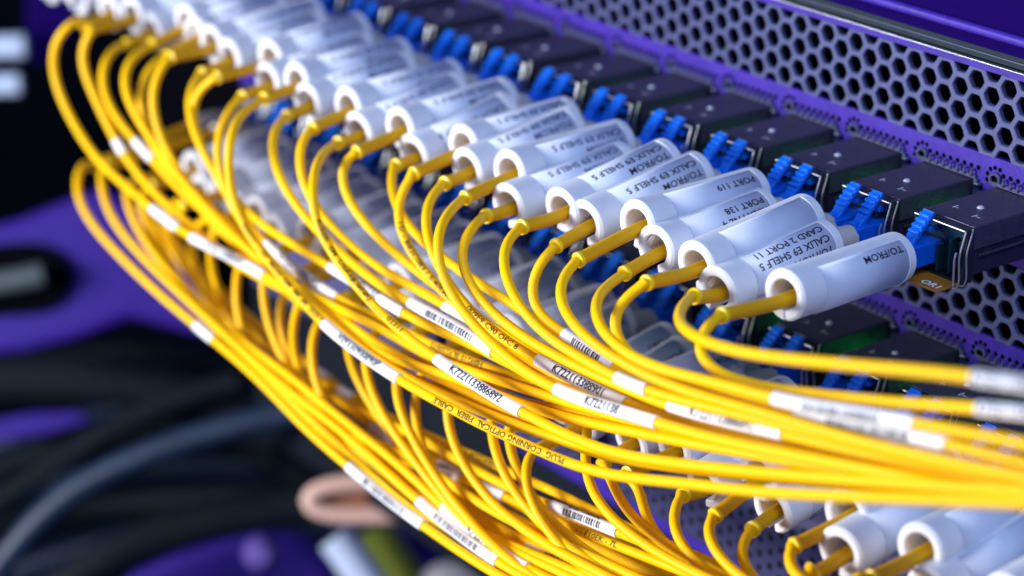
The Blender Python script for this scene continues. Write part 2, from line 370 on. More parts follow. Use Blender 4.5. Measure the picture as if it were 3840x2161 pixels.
LAB = {(0,1,'R'): ['TO/FROM', 'CALIX E9 SHELF 5', 'CARD 2 PORT 11'], (0,1,'L'): ['', '', ''], (0,2,'R'): ['', 'FIBER PNL 4', 'PORT 138'],
       (0,2,'L'): ['', '', 'PORT 119'], (0,3,'R'): ['', 'TO/FROM', 'CALIX E9 SHELF 5'], (0,4,'R'): ['', 'TO/FROM', 'CALIX E9 SHELF 5'],
       (0,0,'L'): ['TO/FROM', '', ''], (0,6,'R'): ['TO/FROM', 'CALIX E9 SHELF 5', '']}
LAB[(1, 1, 'L')] = ['PORT', '26', '']
STD = ['', 'TO/FROM', 'CALIX E9 SHELF 5']
def sleeve(key):
    row, k, s = key; A, B, C = ports[key]; u = (A-B).normalized(); L = (A-B).length
    n = (-fw-u*(-fw).dot(u)).normalized(); v = n.cross(u)     # n faces the aisle, v runs round the sleeve
    root = empty('label_sleeve', A, sleeve_label(key), 'sleeve', 'white label sleeves over the fiber boots')
    ro, ri = .50, .305; slot = rg.uniform(-150, -120) if s == 'R' else rg.uniform(-140, -110); half = rg.choice([13, 20, 24])
    if key == (0, 0, 'L'): half = 4; slot = -160
    N = 36; ang = [math.radians(slot+half+(360-2*half)*i/N) for i in range(N+1)]
    def P(a, r, t): return B+u*t+(n*math.sin(a)+v*-math.cos(a))*r
    vs = []; prof = [(ri, 0), (ro, 0), (ro, L-.05), (ro-.05, L), (ri+.03, L), (ri, L-.03)]
    m = len(prof)
    for a in ang:
        for r, t in prof: vs.append(P(a, r, t))
    fs = [(i*m+j, i*m+(j+1) % m, (i+1)*m+(j+1) % m, (i+1)*m+j) for i in range(N) for j in range(m)]
    fs += [tuple(range(m-1, -1, -1)), tuple(N*m+j for j in range(m))]
    adopt(MB().add(vs, fs).build('sleeve_body', 'white'), root)
    # paper label, a shell over the upper side
    a0, a1 = math.radians(35+rg.uniform(-12, 12)), math.radians(150+rg.uniform(-12, 12)); t0, t1 = .22, L*.80
    if key == (0, 0, 'L'): a0, a1, t0, t1 = math.radians(52), math.radians(186), .22, L*.80
    K = 14; vs = []; r2 = ro+.012
    for i in range(K+1):
        a = a0+(a1-a0)*i/K
        for t in (t0, t1): vs.append(P(a, r2, t))
    fs = [(2*i, 2*i+1, 2*i+3, 2*i+2) for i in range(K)]
    lb = adopt(MB().add(vs, fs).build('paper_label', 'paper'), root)
    sm = lb.modifiers.new('thick', 'SOLIDIFY'); sm.thickness = .02; sm.offset = 0
    ea = [P(a0+(a1-a0)*i/K, r2+.012, t0) for i in range(K+1)]
    eb = [P(a0, r2+.008, t0+(t1-t0)*i/6) for i in range(7)]
    if row == 0 and k < 7: adopt(MB().tube(ea, .014, 6).tube(eb, .010, 6).build('edge_highlight', 'film'), root)  # white beads put in for the highlight along the label's edges
    lines = LAB.get(key, STD if row == 0 else ['', 'PORT', ''])
    tb = MB(); used = False
    base = (a0+a1)/2+math.radians(12) if key != (0, 0, 'L') else math.radians(66)
    for li, tx in enumerate(lines):
        if not tx: continue
        used = True; size = .20; vt, f = text_geo(tx, size); vt = [(a*1.28, b) for a, b in vt]
        tb.add([P(base+(b-li*.235)/r2, r2+.013, t0+.10+a) for a, b in vt], f)
    if used:
        t_ = tb.build('label_print', 'ink' if row == 0 and k < 4 else 'inkb', smooth=False); t_.parent = lb; t_.matrix_parent_inverse = Matrix.Identity(4)
    return root
def nth(k, row): return ORD[k] if row == 0 else ORD[k+3]
def sleeve_label(key):
    row, k, s = key
    side = 'higher left' if s == 'L' else 'lower right'
    if key == (0, 0, 'L'): return 'big white sleeve beside the empty port with the orange tab'
    return 'white sleeve, %s of the pair on the %s %s module from right' % (side, nth(k, row), 'upper' if row == 0 else 'lower')

def cable(key, pts, y0, label, prints=(), wraps=(), yseq=None, hidden=False, ext=5.0):
    """one simplex patch cable: plug, boot, jacket, wrap labels; pts are photo pixels lifted to the depth y0"""
    parts_root = None
    if key:
        A, B, C = ports[key]; row, k, s = key
        root = empty('patch_cable', C, label, 'fiber cable', 'yellow fiber patch cables')
        zc = -row*H-.70; xc = -2*k-.67+(.31 if s == 'R' else -.31)
        pl = MB().box(xc-.225, xc+.225, -3.08, -2.15, zc-.23, zc+.23)
        plug = adopt(pl.build('plug_body', 'blue', bevel=.03), root)
        lt = MB(); T = Matrix.Translation((xc, -2.34, zc+.76)) @ Matrix.Rotation(math.radians(45), 4, 'X')
        lt.box(-.12, .12, -1.0, 0, -.05, .05, T)
        lt.box(-.135, .135, -.62, .02, -.02, .055, T)
        for i in range(4): lt.box(-.135, .135, -.14-i*.13, -.07-i*.13, .05, .10, T)
        lt.box(xc-.11, xc+.11, -2.40, -2.0, zc+.40, zc+.50); lt.box(xc-.08, xc+.08, -3.07, -2.9, zc+.05, zc+.30)
        lo = lt.build('latch', 'bluel', bevel=.012); lo.parent = plug; lo.matrix_parent_inverse = Matrix.Identity(4)
        u = (A-B).normalized(); st = Vector((xc, -3.06, zc))
        adopt(MB().tube(smooth_path([st, st.lerp(B, .6), B+u*.3, B+u*.8], .15, 1), .25, 14).build('strain_stub', 'ferr'), root)
        low = A-Vector((0, 0, .12))
        bp_ = smooth_path([B+u*.8, B.lerp(A, .7)-Vector((0, 0, .05)), low, C], .15, 4); nb = len(bp_)
        adopt(MB().tube(bp_, [.134+.012*(1-i/nb) for i in range(nb)], 14).build('boot', 'boot'), root)
        d = (bp_[-1]-bp_[-3]).normalized()
        adopt(MB().tube([C-d*.06, C-d*.04, C+d*.03, C+d*.05], [.135, .162, .162, .12], 18).build('boot_ring', 'ring'), root)
        P3 = [C-d*.1, C+d*.25]; yb = (C+d*.25).y
    else:
        root = None; P3 = []; yb = y0
    n = len(pts)
    cum = [0]
    for i in range(1, n): cum.append(cum[-1]+math.hypot(pts[i][0]-pts[i-1][0], pts[i][1]-pts[i-1][1]))
    for i, (px, py) in enumerate(pts):
        s_ = min(1, (cum[i]+70)/230) if key else 1; s_ = s_*s_*(3-2*s_)
        y = yb+(y0-yb)*s_
        P3.append(at(px, py, 'y', y))
    if key and (P3[2]-P3[1]).dot(P3[1]-P3[0]) < 0: P3.pop(1)
    e = (P3[-1]-P3[-2]).normalized(); P3 += [P3[-1]+e*ext*.5, P3[-1]+e*ext]
    path = smooth_path(P3, .2, 8)
    if root is None: root = empty('patch_cable', path[0], label, 'fiber cable', 'yellow fiber patch cables')
    adopt(MB().tube(path, .102, 16).build('jacket', 'yel'), root)
    S = [0]
    for i in range(1, len(path)): S.append(S[-1]+(path[i]-path[i-1]).length)
    def near(px, py):
        d = ray(px, py).normalized(); best = min(range(len(path)), key=lambda i: (path[i]-CAM).cross(d).length); return S[best]
    def sample(s):
        s = max(0, min(S[-1]-1e-4, s)); lo, hi = 0, len(S)-1
        while hi-lo > 1:
            mid = (lo+hi)//2
            if S[mid] <= s: lo = mid
            else: hi = mid
        f = (s-S[lo])/(S[lo+1]-S[lo]); t = (path[min(lo+2, len(path)-1)]-path[max(lo-1, 0)]).normalized()
        return path[lo].lerp(path[lo+1], f), t
    def surf(s, a, r):
        p, t = sample(s); nn = (CAM-p); nn = (nn-t*nn.dot(t)).normalized(); b = nn.cross(t)
        return p+(nn*math.cos(a)+b*math.sin(a))*r
    for (p0, p1, kind, txt) in wraps:
        s0, s1 = near(*p0), near(*p1) if p1 else near(*p0)+4
        if s1-s0 < .3: s1 = s0+1.0
        m = max(4, int((s1-s0)/.1)); q = [sample(s0+(s1-s0)*i/m)[0] for i in range(m+1)]
        wl = adopt(MB().tube(q, .126, 22).build('wrap_label', 'film'), root)
        tb = MB(); R_ = .134; Lw = s1-s0
        if kind in ('bar', 'both'):
            rb = random.Random(len(pts)*7+int(px)); x = Lw*.24; off = -.45 if kind == 'bar' else -.2
            while x < Lw*.78:
                wd = rb.choice([.015, .025, .04, .05]); vs = []
                for ai in range(5):
                    a = -.62+1.05*ai/4+off*.3
                    vs += [surf(s0+x, a, R_), surf(s0+x+wd, a, R_)]
                tb.add(vs, [(2*i, 2*i+1, 2*i+3, 2*i+2) for i in range(4)]); x += wd+rb.choice([.02, .03, .045])
        if kind in ('txt', 'both', 'txtr'):
            size = .25 if kind != 'both' else .15
            vt, f = text_geo(txt, size); vt = [(a*.95, b) for a, b in vt]; w_ = max(a for a, b in vt); x0 = (Lw-w_)/2; o_ = .07 if kind != 'both' else -.10
            if kind == 'txtr': tb.add([surf(s0+Lw-x0-a, (-b+.07)/R_, R_) for a, b in vt], f)
            else: tb.add([surf(s0+x0+a, (b-o_)/R_, R_) for a, b in vt], f)
        if tb.v:
            t_ = tb.build('label_print', 'ink', smooth=False); t_.parent = wl; t_.matrix_parent_inverse = Matrix.Identity(4)
    tb = MB()
    for (p0, txt, rev, a0) in prints:
        s0 = near(*p0); vt, f = text_geo(txt, .16)
        vt = [(a*1.45, b) for a, b in vt]
        if rev: tb.add([surf(s0-a, a0+(-b+.05)/.102, .107) for a, b in vt], f)
        else: tb.add([surf(s0+a, a0+(b-.05)/.102, .107) for a, b in vt], f)
    if tb.v: adopt(tb.build('jacket_print', 'inkj', smooth=False), root)
    return root
K1 = 'K7221133886892'
def lab(key, why):
    row, k, s = key
    t = 'yellow cable in the %s sleeve of the %s %s module' % ('left' if s == 'L' else 'right', nth(k, row), 'upper' if row == 0 else 'lower')
    return ' '.join((t+(', '+why if why else ' from the right')).split()[:16])
def U(key, pts, y0, why, **k):
    row, kk, s = key
    cable(key, pts, y0, lab(key, why), **k)
TAIL = lambda *p: list(p)
U((0,0,'L'), [(2659,1202),(2615,1245),(2586,1305),(2600,1355),(2640,1392),(2710,1420),(2850,1455),(3040,1478),(3226,1499),(3413,1517),(3661,1530),(3840,1548),(3980,1566)], -8.9, 'loop behind its neighbour',
  wraps=[((3690,1532),(3980,1566),'txt','K72211338871')])
U((0,1,'R'), [(2562,1140),(2536,1185),(2541,1215),(2570,1247),(2620,1281),(2709,1314),(2858,1336),(3057,1358),(3305,1381),(3554,1402),(3653,1416),(3802,1436),(3980,1465)], -9.9, 'topmost line across the photo',
  wraps=[((3655,1416),(3980,1465),'txt','K72211338870')])
U((0,1,'L'), [(2338,1107),(2285,1150),(2266,1205),(2280,1262),(2320,1318),(2390,1375),(2524,1424),(2680,1463),(2897,1522),(2990,1560),(3150,1590),(3300,1615),(3440,1640),(3555,1665),(3700,1705),(3840,1740),(3980,1775)], -9.0, 'white wrap low in the bundle',
  wraps=[((2990,1575),(3555,1668),'both','K7221133886')])
U((0,2,'R'), [(2269,1068),(2224,1127),(2213,1182),(2234,1247),(2279,1296),(2348,1341),(2423,1371),(2560,1408),(2710,1440),(2912,1500),(3100,1535),(3280,1560),(3430,1588),(3640,1625),(3840,1665),(3980,1695)], -9.6, 'long blurred barcode wrap',
  wraps=[((2915,1500),(3430,1588),'bar','')])
U((0,2,'L'), [(2105,1018),(2075,1068),(2070,1117),(2095,1182),(2144,1242),(2214,1291),(2299,1336),(2373,1390),(2480,1435),(2586,1474),(2773,1523),(2959,1576),(3200,1650),(3500,1720),(3840,1790),(3980,1820)], -9.4, 'plain stretch beside the barcode wraps')
U((0,3,'R'), [(2025,958),(1990,1018),(1976,1078),(1978,1137),(1990,1178),(2042,1209),(2113,1246),(2190,1300),(2280,1372),(2360,1420),(2480,1465),(2700,1530),(2960,1610),(3300,1700),(3840,1830),(3980,1860)], -8.4, 'shaded wrap half hidden',
  wraps=[((2113,1248),(2290,1375),'bar','')])
U((0,3,'L'), [(1896,879),(1866,929),(1861,978),(1881,1058),(1921,1132),(1966,1192),(2015,1247),(2100,1300),(2199,1350),(2323,1428),(2460,1475),(2600,1512),(2900,1585),(3200,1665),(3500,1735),(3840,1800),(3980,1830)], -9.3, 'short white wrap near the blue plugs',
  wraps=[((2325,1430),(2425,1465),'none','')])
U((0,4,'R'), [(1821,819),(1768,843),(1728,884),(1712,924),(1711,974),(1728,1027),(1759,1079),(1800,1138),(1868,1201),(1979,1278),(2073,1328),(2190,1388),(2330,1450),(2430,1490),(2524,1530),(2730,1580),(2943,1628),(3200,1690),(3500,1755),(3840,1830),(3980,1858)], -9.15, 'white wrap with smeared numbers',
  wraps=[((2524,1530),(2943,1628),'txt',K1)])
U((0,4,'L'), [(1703,763),(1664,806),(1635,847),(1628,890),(1631,940),(1641,992),(1656,1048),(1678,1098),(1712,1151),(1759,1205),(1805,1254),(1880,1330),(1979,1405),(2094,1472),(2220,1510),(2350,1550),(2476,1590),(2700,1652),(3000,1712),(3400,1790),(3840,1865),(3980,1885)], -9.6, 'crossing over the lines below it',
  wraps=[((2094,1472),(2476,1590),'txt','K7221138')])
U((0,5,'R'), [(1620,720),(1590,760),(1583,820),(1590,880),(1608,935),(1630,985),(1662,1040),(1690,1085),(1730,1140),(1800,1205),(1860,1260),(1917,1299),(2017,1350),(2135,1414),(2259,1476),(2358,1520),(2500,1572),(2800,1650),(3200,1735),(3840,1850),(3980,1870)], -9.0, 'orange shaded with jacket print and a long wrap',
  prints=[((1765,1175), '009F9 C90 OFC 8', 0, 0)], wraps=[((2015,1345),(2358,1520),'txt','K722113388901')])
U((0,5,'L'), [(1499,720),(1479,760),(1477,819),(1489,850),(1510,902),(1541,961),(1582,1013),(1628,1064),(1665,1104),(1740,1172),(1850,1265),(1990,1345),(2130,1400),(2300,1470),(2500,1545),(2800,1625),(3200,1710),(3840,1840),(3980,1860)], -8.7, 'tiny dark lettering down its front',
  prints=[((1486,830), '15/ - B82C083 / 5:40EME / 5   GD3', 0, 0)])
U((0,6,'R'), [(1462,645),(1452,690),(1464,770),(1494,824),(1558,884),(1623,939),(1677,983),(1730,1022),(1802,1068),(1876,1112),(1935,1145),(2010,1195),(2100,1270),(2220,1350),(2400,1440),(2700,1540),(3200,1680),(3840,1810),(3980,1840)], -8.2, 'passing behind in orange shade')
U((0,6,'L'), [(1296,583),(1268,623),(1263,667),(1277,717),(1305,766),(1349,822),(1386,868),(1442,924),(1495,964),(1557,1008),(1619,1058),(1685,1109),(1770,1175),(1900,1265),(2050,1340),(2250,1430),(2500,1520),(2900,1620),(3300,1715),(3840,1815),(3980,1840)], -8.55, 'clean loop over the grey gap')
U((0,7,'R'), [(1221,564),(1188,604),(1174,648),(1168,704),(1165,760),(1170,800),(1181,845),(1207,902),(1246,967),(1292,1023),(1345,1085),(1392,1138),(1435,1190),(1497,1243),(1574,1300),(1640,1352),(1762,1429),(1855,1487),(1948,1544),(2010,1575),(2075,1608),(2179,1660),(2319,1706),(2494,1733),(2720,1760),(3000,1785),(3400,1815),(3840,1845),(3980,1852)], -9.8, 'sharp black serial wrap at the middle',
  prints=[((1178,830), 'RISER  SM  USA  (OFNR)', 0, 0.3),((1300,1030), '- 45  -- -- ______ 02311', 0, 0.2)], wraps=[((1640,1352),(1950,1546),'txt',K1)])
U((0,7,'L'), [(1143,499),(1115,539),(1109,586),(1115,641),(1132,697),(1153,741),(1185,785),(1218,825),(1262,880),(1340,949),(1417,1005),(1510,1060),(1604,1104),(1690,1155),(1750,1205),(1860,1290),(1990,1370),(2150,1450),(2400,1540),(2800,1650),(3300,1750),(3840,1830),(3980,1850)], -8.8, 'wrap corner showing between lines',
  wraps=[((1683,1150),(1790,1235),'none','')])
U((0,8,'R'), [(1041,449),(1007,499),(1000,554),(1013,610),(1035,663),(1075,725),(1110,780),(1168,846),(1231,905),(1293,965),(1386,1046),(1479,1105),(1541,1140),(1650,1195),(1756,1250),(1849,1320),(1960,1400),(2100,1470),(2300,1545),(2600,1630),(3000,1710),(3400,1775),(3840,1835),(3980,1850)], -9.1, 'barcode wrap above the serial number',
  wraps=[((1541,1140),(1850,1325),'bar','')])
U((0,8,'L'), [(926,402),(879,455),(857,517),(848,585),(848,657),(857,735),(872,785),(910,858),(966,936),(1019,998),(1081,1067),(1130,1130),(1175,1180),(1217,1223),(1310,1299),(1404,1361),(1503,1430),(1590,1479),(1714,1544),(1826,1605),(1975,1668),(2124,1738),(2273,1783),(2423,1800),(2560,1812),(2700,1830),(2858,1848),(3156,1862),(3554,1877),(3840,1890),(3980,1895)], -10.0, 'lowest of the upper bundle with printed jacket',
  prints=[((905,850),'03311  _ 07  M2AI AM  MI ,M  2IZI NI', 0, 0.1),((2120,1730),'PLUG  CORNING OPTICAL  FIBER  CABLE', 1, 0)], wraps=[((1217,1223),(1503,1430),'txt','V09330900890P')])
U((0,9,'R'), [(872,400),(830,440),(808,500),(803,560),(810,620),(824,680),(842,735),(880,800),(925,870),(985,945),(1040,1005),(1100,1070),(1170,1140),(1223,1184),(1310,1252),(1404,1316),(1497,1355),(1621,1392),(1745,1432),(1855,1478),(1990,1530),(2150,1575),(2350,1615),(2600,1666),(2900,1716),(3050,1750),(3400,1810),(3840,1850),(3980,1860)], -9.2, 'beside the printed jacket')
U((0,9,'L'), [(745,315),(712,355),(701,400),(708,449),(733,517),(774,595),(811,657),(850,735),(900,810),(957,880),(1040,960),(1120,1020),(1190,1070),(1270,1125),(1376,1172),(1528,1247),(1652,1310),(1800,1366),(2010,1445),(2150,1500),(2400,1580),(2800,1680),(3300,1780),(3840,1860),(3980,1872)], -8.7, 'reversed jacket number in the shade',
  prints=[((1820,1372),'HB9210 8L9220075', 1, 0)], wraps=[((1000,925),(1262,1120),'txt',K1)])
U((0,10,'R'), [(735,305),(700,340),(688,385),(696,440),(722,510),(760,580),(800,650),(840,715),(895,765),(957,827),(1097,914),(1221,992),(1260,1015),(1340,1060),(1430,1122),(1517,1180),(1652,1243),(1800,1305),(1900,1360),(2040,1430),(2250,1505),(2500,1570),(2900,1670),(3400,1770),(3840,1850),(3980,1862)], -8.95, 'blue numbered wrap in the middle',
  wraps=[((1237,1008),(1520,1182),'txt','20L021T3Z')])
U((0,10,'L'), [(612,242),(575,286),(559,335),(557,388),(570,444),(600,530),(650,624),(728,717),(821,810),(914,903),(990,980),(1050,1035),(1190,1120),(1314,1175),(1372,1203),(1466,1252),(1590,1330),(1700,1372),(1886,1430),(2041,1484),(2200,1530),(2400,1590),(2800,1690),(3300,1780),(3840,1845),(3980,1858)], -9.0, 'inner of the far left loops')
U((0,11,'R'), [(590,222),(544,250),(515,295),(506,357),(512,413),(535,480),(580,560),(640,650),(720,745),(817,852),(941,973),(1035,1060),(1100,1115),(1200,1190),(1310,1245),(1435,1300),(1590,1367),(1780,1430),(1964,1518),(2104,1553),(2259,1580),(2389,1615),(2560,1660),(2800,1693),(3000,1725),(3300,1785),(3840,1840),(3980,1850)], -8.8, 'second of the far left loops',
  wraps=[((1425,1292),(1510,1332),'none','')])
U((0,11,'L'), [(535,177),(478,208),(447,254),(441,298),(457,351),(491,413),(535,475),(590,560),(660,655),(745,745),(850,860),(960,960),(1060,1050),(1160,1140),(1230,1195),(1350,1300),(1512,1404),(1621,1448),(1750,1500),(1850,1540),(1948,1580),(2075,1640),(2214,1695),(2354,1728),(2600,1762),(3000,1800),(3400,1830),(3840,1858),(3980,1865)], -9.1, 'third of the far left loops')
U((0,12,'R'), [(445,158),(410,180),(373,223),(362,279),(367,335),(389,385),(429,440),(480,505),(541,562),(610,640),(690,730),(790,810),(900,900),(1010,990),(1110,1075),(1190,1150),(1290,1230),(1400,1290),(1560,1370),(1720,1440),(1900,1500),(2100,1535),(2389,1602),(2700,1668),(2900,1710),(3300,1785),(3840,1850),(3980,1860)], -8.9, 'thin dark loop at the far left',
  wraps=[((500,525),(575,605),'none','')])
U((0,12,'L'), [(380,100),(342,112),(299,145),(281,192),(294,248),(323,298),(350,341),(370,397),(390,444),(417,506),(454,571),(495,630),(557,702),(619,764),(700,835),(800,925),(900,1000),(1010,1060),(1120,1110),(1240,1170),(1340,1240),(1450,1310),(1600,1395),(1760,1475),(1930,1555),(2090,1635),(2280,1700),(2480,1735),(2900,1772),(3400,1810),(3840,1850),(3980,1860)], -9.1, 'second outermost loop at the far left',
  wraps=[((425,522),(455,572),'none','')])
U((0,13,'R'), [(348,53),(290,60),(240,84),(198,130),(178,192),(184,264),(207,335),(243,404),(274,460),(310,530),(355,593),(417,652),(479,706),(557,772),(635,832),(703,885),(760,915),(870,965),(973,1022),(1066,1075),(1150,1130),(1215,1190),(1300,1270),(1400,1340),(1530,1420),(1700,1500),(1900,1580),(2100,1650),(2350,1710),(2700,1765),(3200,1810),(3840,1855),(3980,1865)], -9.4, 'outermost loop at the far left',
  wraps=[((570,783),(660,855),'none',''),((720,895),(985,1028),'txt',K1)])
for key in ((0,13,'L'), (0,14,'R'), (0,14,'L')):
    pass
# ---- lower row
def V(key, pts, y0, why, **k):
    row, kk, s = key
    cable(key, pts, y0, lab(key, why), **k)
V((1,-2,'L'), [(3240,2105),(3180,2140),(3160,2190),(3190,2250)], -8.6, 'leaving at the bottom right corner', ext=2)
V((1,-1,'R'), [(3010,2120),(2985,2165),(2990,2210),(3040,2260)], -8.5, 'thick boot dropping out of frame', ext=2)
V((1,-1,'L'), [(2950,2080),(2940,2119),(2965,2155),(3010,2195),(3100,2240)], -8.6, '')
V((1,0,'R'), [(2783,2015),(2761,2055),(2761,2096),(2783,2146),(2830,2200),(2950,2260)], -8.5, '')
V((1,0,'L'), [(2656,1956),(2640,1996),(2646,2037),(2674,2083),(2736,2146),(2800,2190),(2920,2250)], -8.7, 'clear loop over the dotted bezel')
V((1,1,'R'), [(2534,1888),(2507,1934),(2503,1981),(2528,2037),(2581,2096),(2659,2161),(2780,2230),(2900,2280)], -8.5, 'loop in front of the bezel end')
V((1,1,'L'), [(2438,1813),(2404,1857),(2398,1913),(2410,1959),(2445,2012),(2520,2070),(2640,2140),(2780,2210),(2920,2270)], -8.2, 'short shaded loop')
V((1,2,'R'), [(2300,1740),(2286,1798),(2292,1844),(2323,1903),(2379,1966),(2457,2021),(2566,2084),(2690,2146),(2840,2220),(2960,2270)], -8.4, 'right of the bright purple gap')
V((1,2,'L'), [(2190,1705),(2171,1779),(2187,1835),(2239,1903),(2317,1975),(2410,2043),(2503,2099),(2628,2161),(2760,2220),(2900,2280)], -8.9, 'left of the bright purple gap')
V((1,3,'R'), [(2000,1635),(1955,1700),(1941,1757),(1950,1819),(1984,1897),(2028,1975),(2105,2068),(2199,2146),(2300,2205),(2450,2270)], -8.8, 'steep drop crossing its neighbour')
V((1,3,'L'), [(1925,1560),(1902,1593),(1889,1671),(1908,1733),(1945,1810),(2000,1890),(2075,1970),(2170,2050),(2290,2125),(2420,2190),(2560,2260)], -8.4, '')
V((1,4,'R'), [(1850,1490),(1830,1552),(1824,1624),(1839,1686),(1867,1764),(1914,1841),(1976,1919),(2055,1995),(2150,2070),(2260,2140),(2400,2210),(2540,2280)], -8.7, '')
V((1,4,'L'), [(1690,1430),(1664,1480),(1654,1540),(1666,1600),(1690,1670),(1735,1764),(1785,1835),(1857,1903),(1966,1990),(2059,2052),(2183,2115),(2290,2170),(2420,2240)], -8.9, 'under the middle of the printed jacket')
V((1,5,'R'), [(1590,1370),(1553,1429),(1541,1500),(1543,1560),(1555,1610),(1575,1675),(1606,1750),(1643,1826),(1700,1912),(1764,1975),(1850,2045),(1960,2110),(2080,2175),(2200,2240)], -8.6, '')
V((1,5,'L'), [(1490,1340),(1462,1429),(1468,1491),(1497,1560),(1551,1655),(1603,1748),(1666,1841),(1743,1935),(1790,1995),(1860,2065),(1940,2130),(2040,2190),(2160,2260)], -9.0, '')
V((1,6,'R'), [(1380,1260),(1340,1342),(1368,1410),(1399,1500),(1433,1562),(1485,1640),(1540,1710),(1590,1770),(1655,1862),(1733,1952),(1810,2034),(1888,2118),(1960,2180),(2080,2260)], -8.9, 'emerging below the long white wrap')
V((1,6,'L'), [(1300,1200),(1280,1260),(1290,1330),(1335,1430),(1400,1530),(1470,1640),(1560,1745),(1660,1830),(1779,1925),(1903,1999),(2028,2051),(2200,2130),(2350,2200),(2480,2270)], -8.2, '')
V((1,7,'R'), [(1200,1165),(1172,1224),(1158,1280),(1153,1333),(1166,1410),(1197,1504),(1260,1600),(1340,1690),(1440,1790),(1560,1890),(1717,1990),(1830,2060),(1966,2125),(2100,2190),(2250,2260)], -8.8, '')
V((1,7,'L'), [(1140,1110),(1108,1165),(1088,1209),(1082,1271),(1091,1333),(1128,1426),(1181,1535),(1260,1640),(1360,1740),(1470,1840),(1600,1930),(1740,2020),(1880,2095),(2020,2160),(2200,2250)], -8.5, '')
V((1,8,'R'), [(1060,1060),(1037,1131),(1028,1193),(1037,1255),(1075,1330),(1130,1420),(1220,1530),(1320,1630),(1430,1730),(1560,1820),(1717,1885),(1810,1969),(1900,2030),(1978,2055),(2100,2112),(2215,2170),(2350,2240)], -8.3, 'serial wrap at the bottom edge',
  wraps=[((1978,2055),(2235,2182),'txt','K7221138')])
V((1,8,'L'), [(1000,1030),(976,1100),(976,1150),(998,1209),(1026,1286),(1073,1379),(1166,1504),(1250,1590),(1310,1625),(1417,1665),(1510,1702),(1600,1750),(1686,1813),(1779,1875),(1903,1950),(2028,2006),(2200,2080),(2350,2150),(2500,2220)], -8.6, '')
V((1,9,'R'), wraps=[((1545,1855),(1600,1890),'none','')], pts=[(900,960),(875,1040),(873,1100),(886,1193),(911,1286),(964,1364),(1050,1470),(1150,1570),(1260,1660),(1380,1750),(1500,1830),(1620,1900),(1750,1975),(1900,2040),(2050,2100),(2200,2160),(2380,2230)], y0=-8.6, why='')
V((1,9,'L'), [(800,860),(780,930),(786,1000),(812,1090),(850,1190),(905,1290),(980,1380),(1060,1440),(1174,1470),(1279,1500),(1402,1571),(1498,1602),(1604,1655),(1697,1717),(1779,1757),(1872,1813),(2000,1872),(2068,1900),(2200,1945),(2320,1998),(2450,2050),(2600,2110),(2750,2170)], -8.1, 'barcode wrap at the lower centre',
  wraps=[((2068,1898),(2330,2000),'both',K1)])
V((1,10,'R'), [(720,800),(700,860),(705,930),(745,1040),(800,1150),(870,1260),(950,1340),(1060,1400),(1174,1415),(1293,1470),(1402,1540),(1572,1620),(1728,1690),(1836,1735),(1981,1804),(2121,1860),(2245,1928),(2400,2000),(2600,2080),(2760,2150)], -7.7, 'rear line in brown shade',
  prints=[((1750,1712),'0-M221A8J00', 0, 0)], wraps=[((1268,1462),(1330,1492),'none','')])
V((1,10,'L'), [(640,740),(620,800),(630,870),(680,980),(750,1090),(830,1200),(920,1310),(1010,1410),(1110,1510),(1240,1600),(1330,1640),(1460,1700),(1560,1745),(1640,1778),(1730,1790),(1800,1812),(1880,1860),(1990,1912),(2193,2000),(2317,2048),(2473,2108),(2600,2160),(2740,2220)], -8.0, 'short wraps and dark print',
  prints=[((2180,1995),'- - F10EK - 7L', 0, 0)], wraps=[((1270,1610),(1330,1640),'none',''),((1640,1778),(1740,1792),'bar',''),((1800,1812),(1885,1862),'none','')])
V((1,11,'R'), [(590,720),(560,770),(560,840),(600,940),(670,1050),(750,1150),(840,1250),(940,1350),(1030,1440),(1140,1550),(1260,1650),(1390,1745),(1520,1830),(1650,1910),(1800,1990),(1950,2060),(2120,2135),(2300,2210)], -8.4, '')
V((1,11,'L'), [(530,680),(510,740),(520,810),(562,900),(630,1000),(710,1100),(800,1200),(900,1300),(985,1390),(1080,1490),(1190,1590),(1310,1690),(1430,1780),(1560,1870),(1700,1950),(1850,2030),(2020,2110),(2200,2190)], -8.7, '')
V((1,12,'R'), [(480,660),(462,717),(470,779),(507,848),(557,930),(640,1030),(740,1135),(845,1230),(960,1320),(1100,1420),(1230,1530),(1350,1625),(1470,1720),(1570,1810),(1666,1905),(1760,1990),(1850,2060),(1984,2136),(2120,2200)], -8.9, 'white serial wrap crossed by another line',
  wraps=[((1666,1905),(1984,2136),'txt','1 K722113388')])
V((1,12,'L'), [(400,600),(372,645),(364,690),(374,740),(402,800),(445,865),(505,930),(565,995),(650,1075),(745,1165),(850,1262),(960,1360),(1060,1448),(1165,1530),(1250,1590),(1355,1680),(1448,1770),(1572,1880),(1680,1975),(1775,2045),(1872,2115),(2000,2185)], -9.1, 'barcode wrap second from the lower edge',
  wraps=[((1575,1884),(1872,2118),'bar','')])
V((1,13,'R'), [(340,587),(293,615),(268,655),(268,702),(288,762),(328,825),(374,880),(423,932),(497,1008),(596,1103),(705,1195),(800,1275),(900,1358),(980,1432),(1050,1505),(1115,1580),(1200,1660),(1308,1748),(1400,1830),(1495,1908),(1587,1970),(1686,2042),(1810,2126),(1900,2175)], -9.3, 'outermost line of the lower fan',
  wraps=[((738,1222),(800,1275),'none',''),((1308,1748),(1590,1972),'bar','')])
BACK = [(560,760),(700,940),(900,1150),(1060,1280),(1200,1385),(1300,1460),(1400,1530),(1600,1640),(1800,1745),(2050,1880),(2300,2010),(2600,2150)]
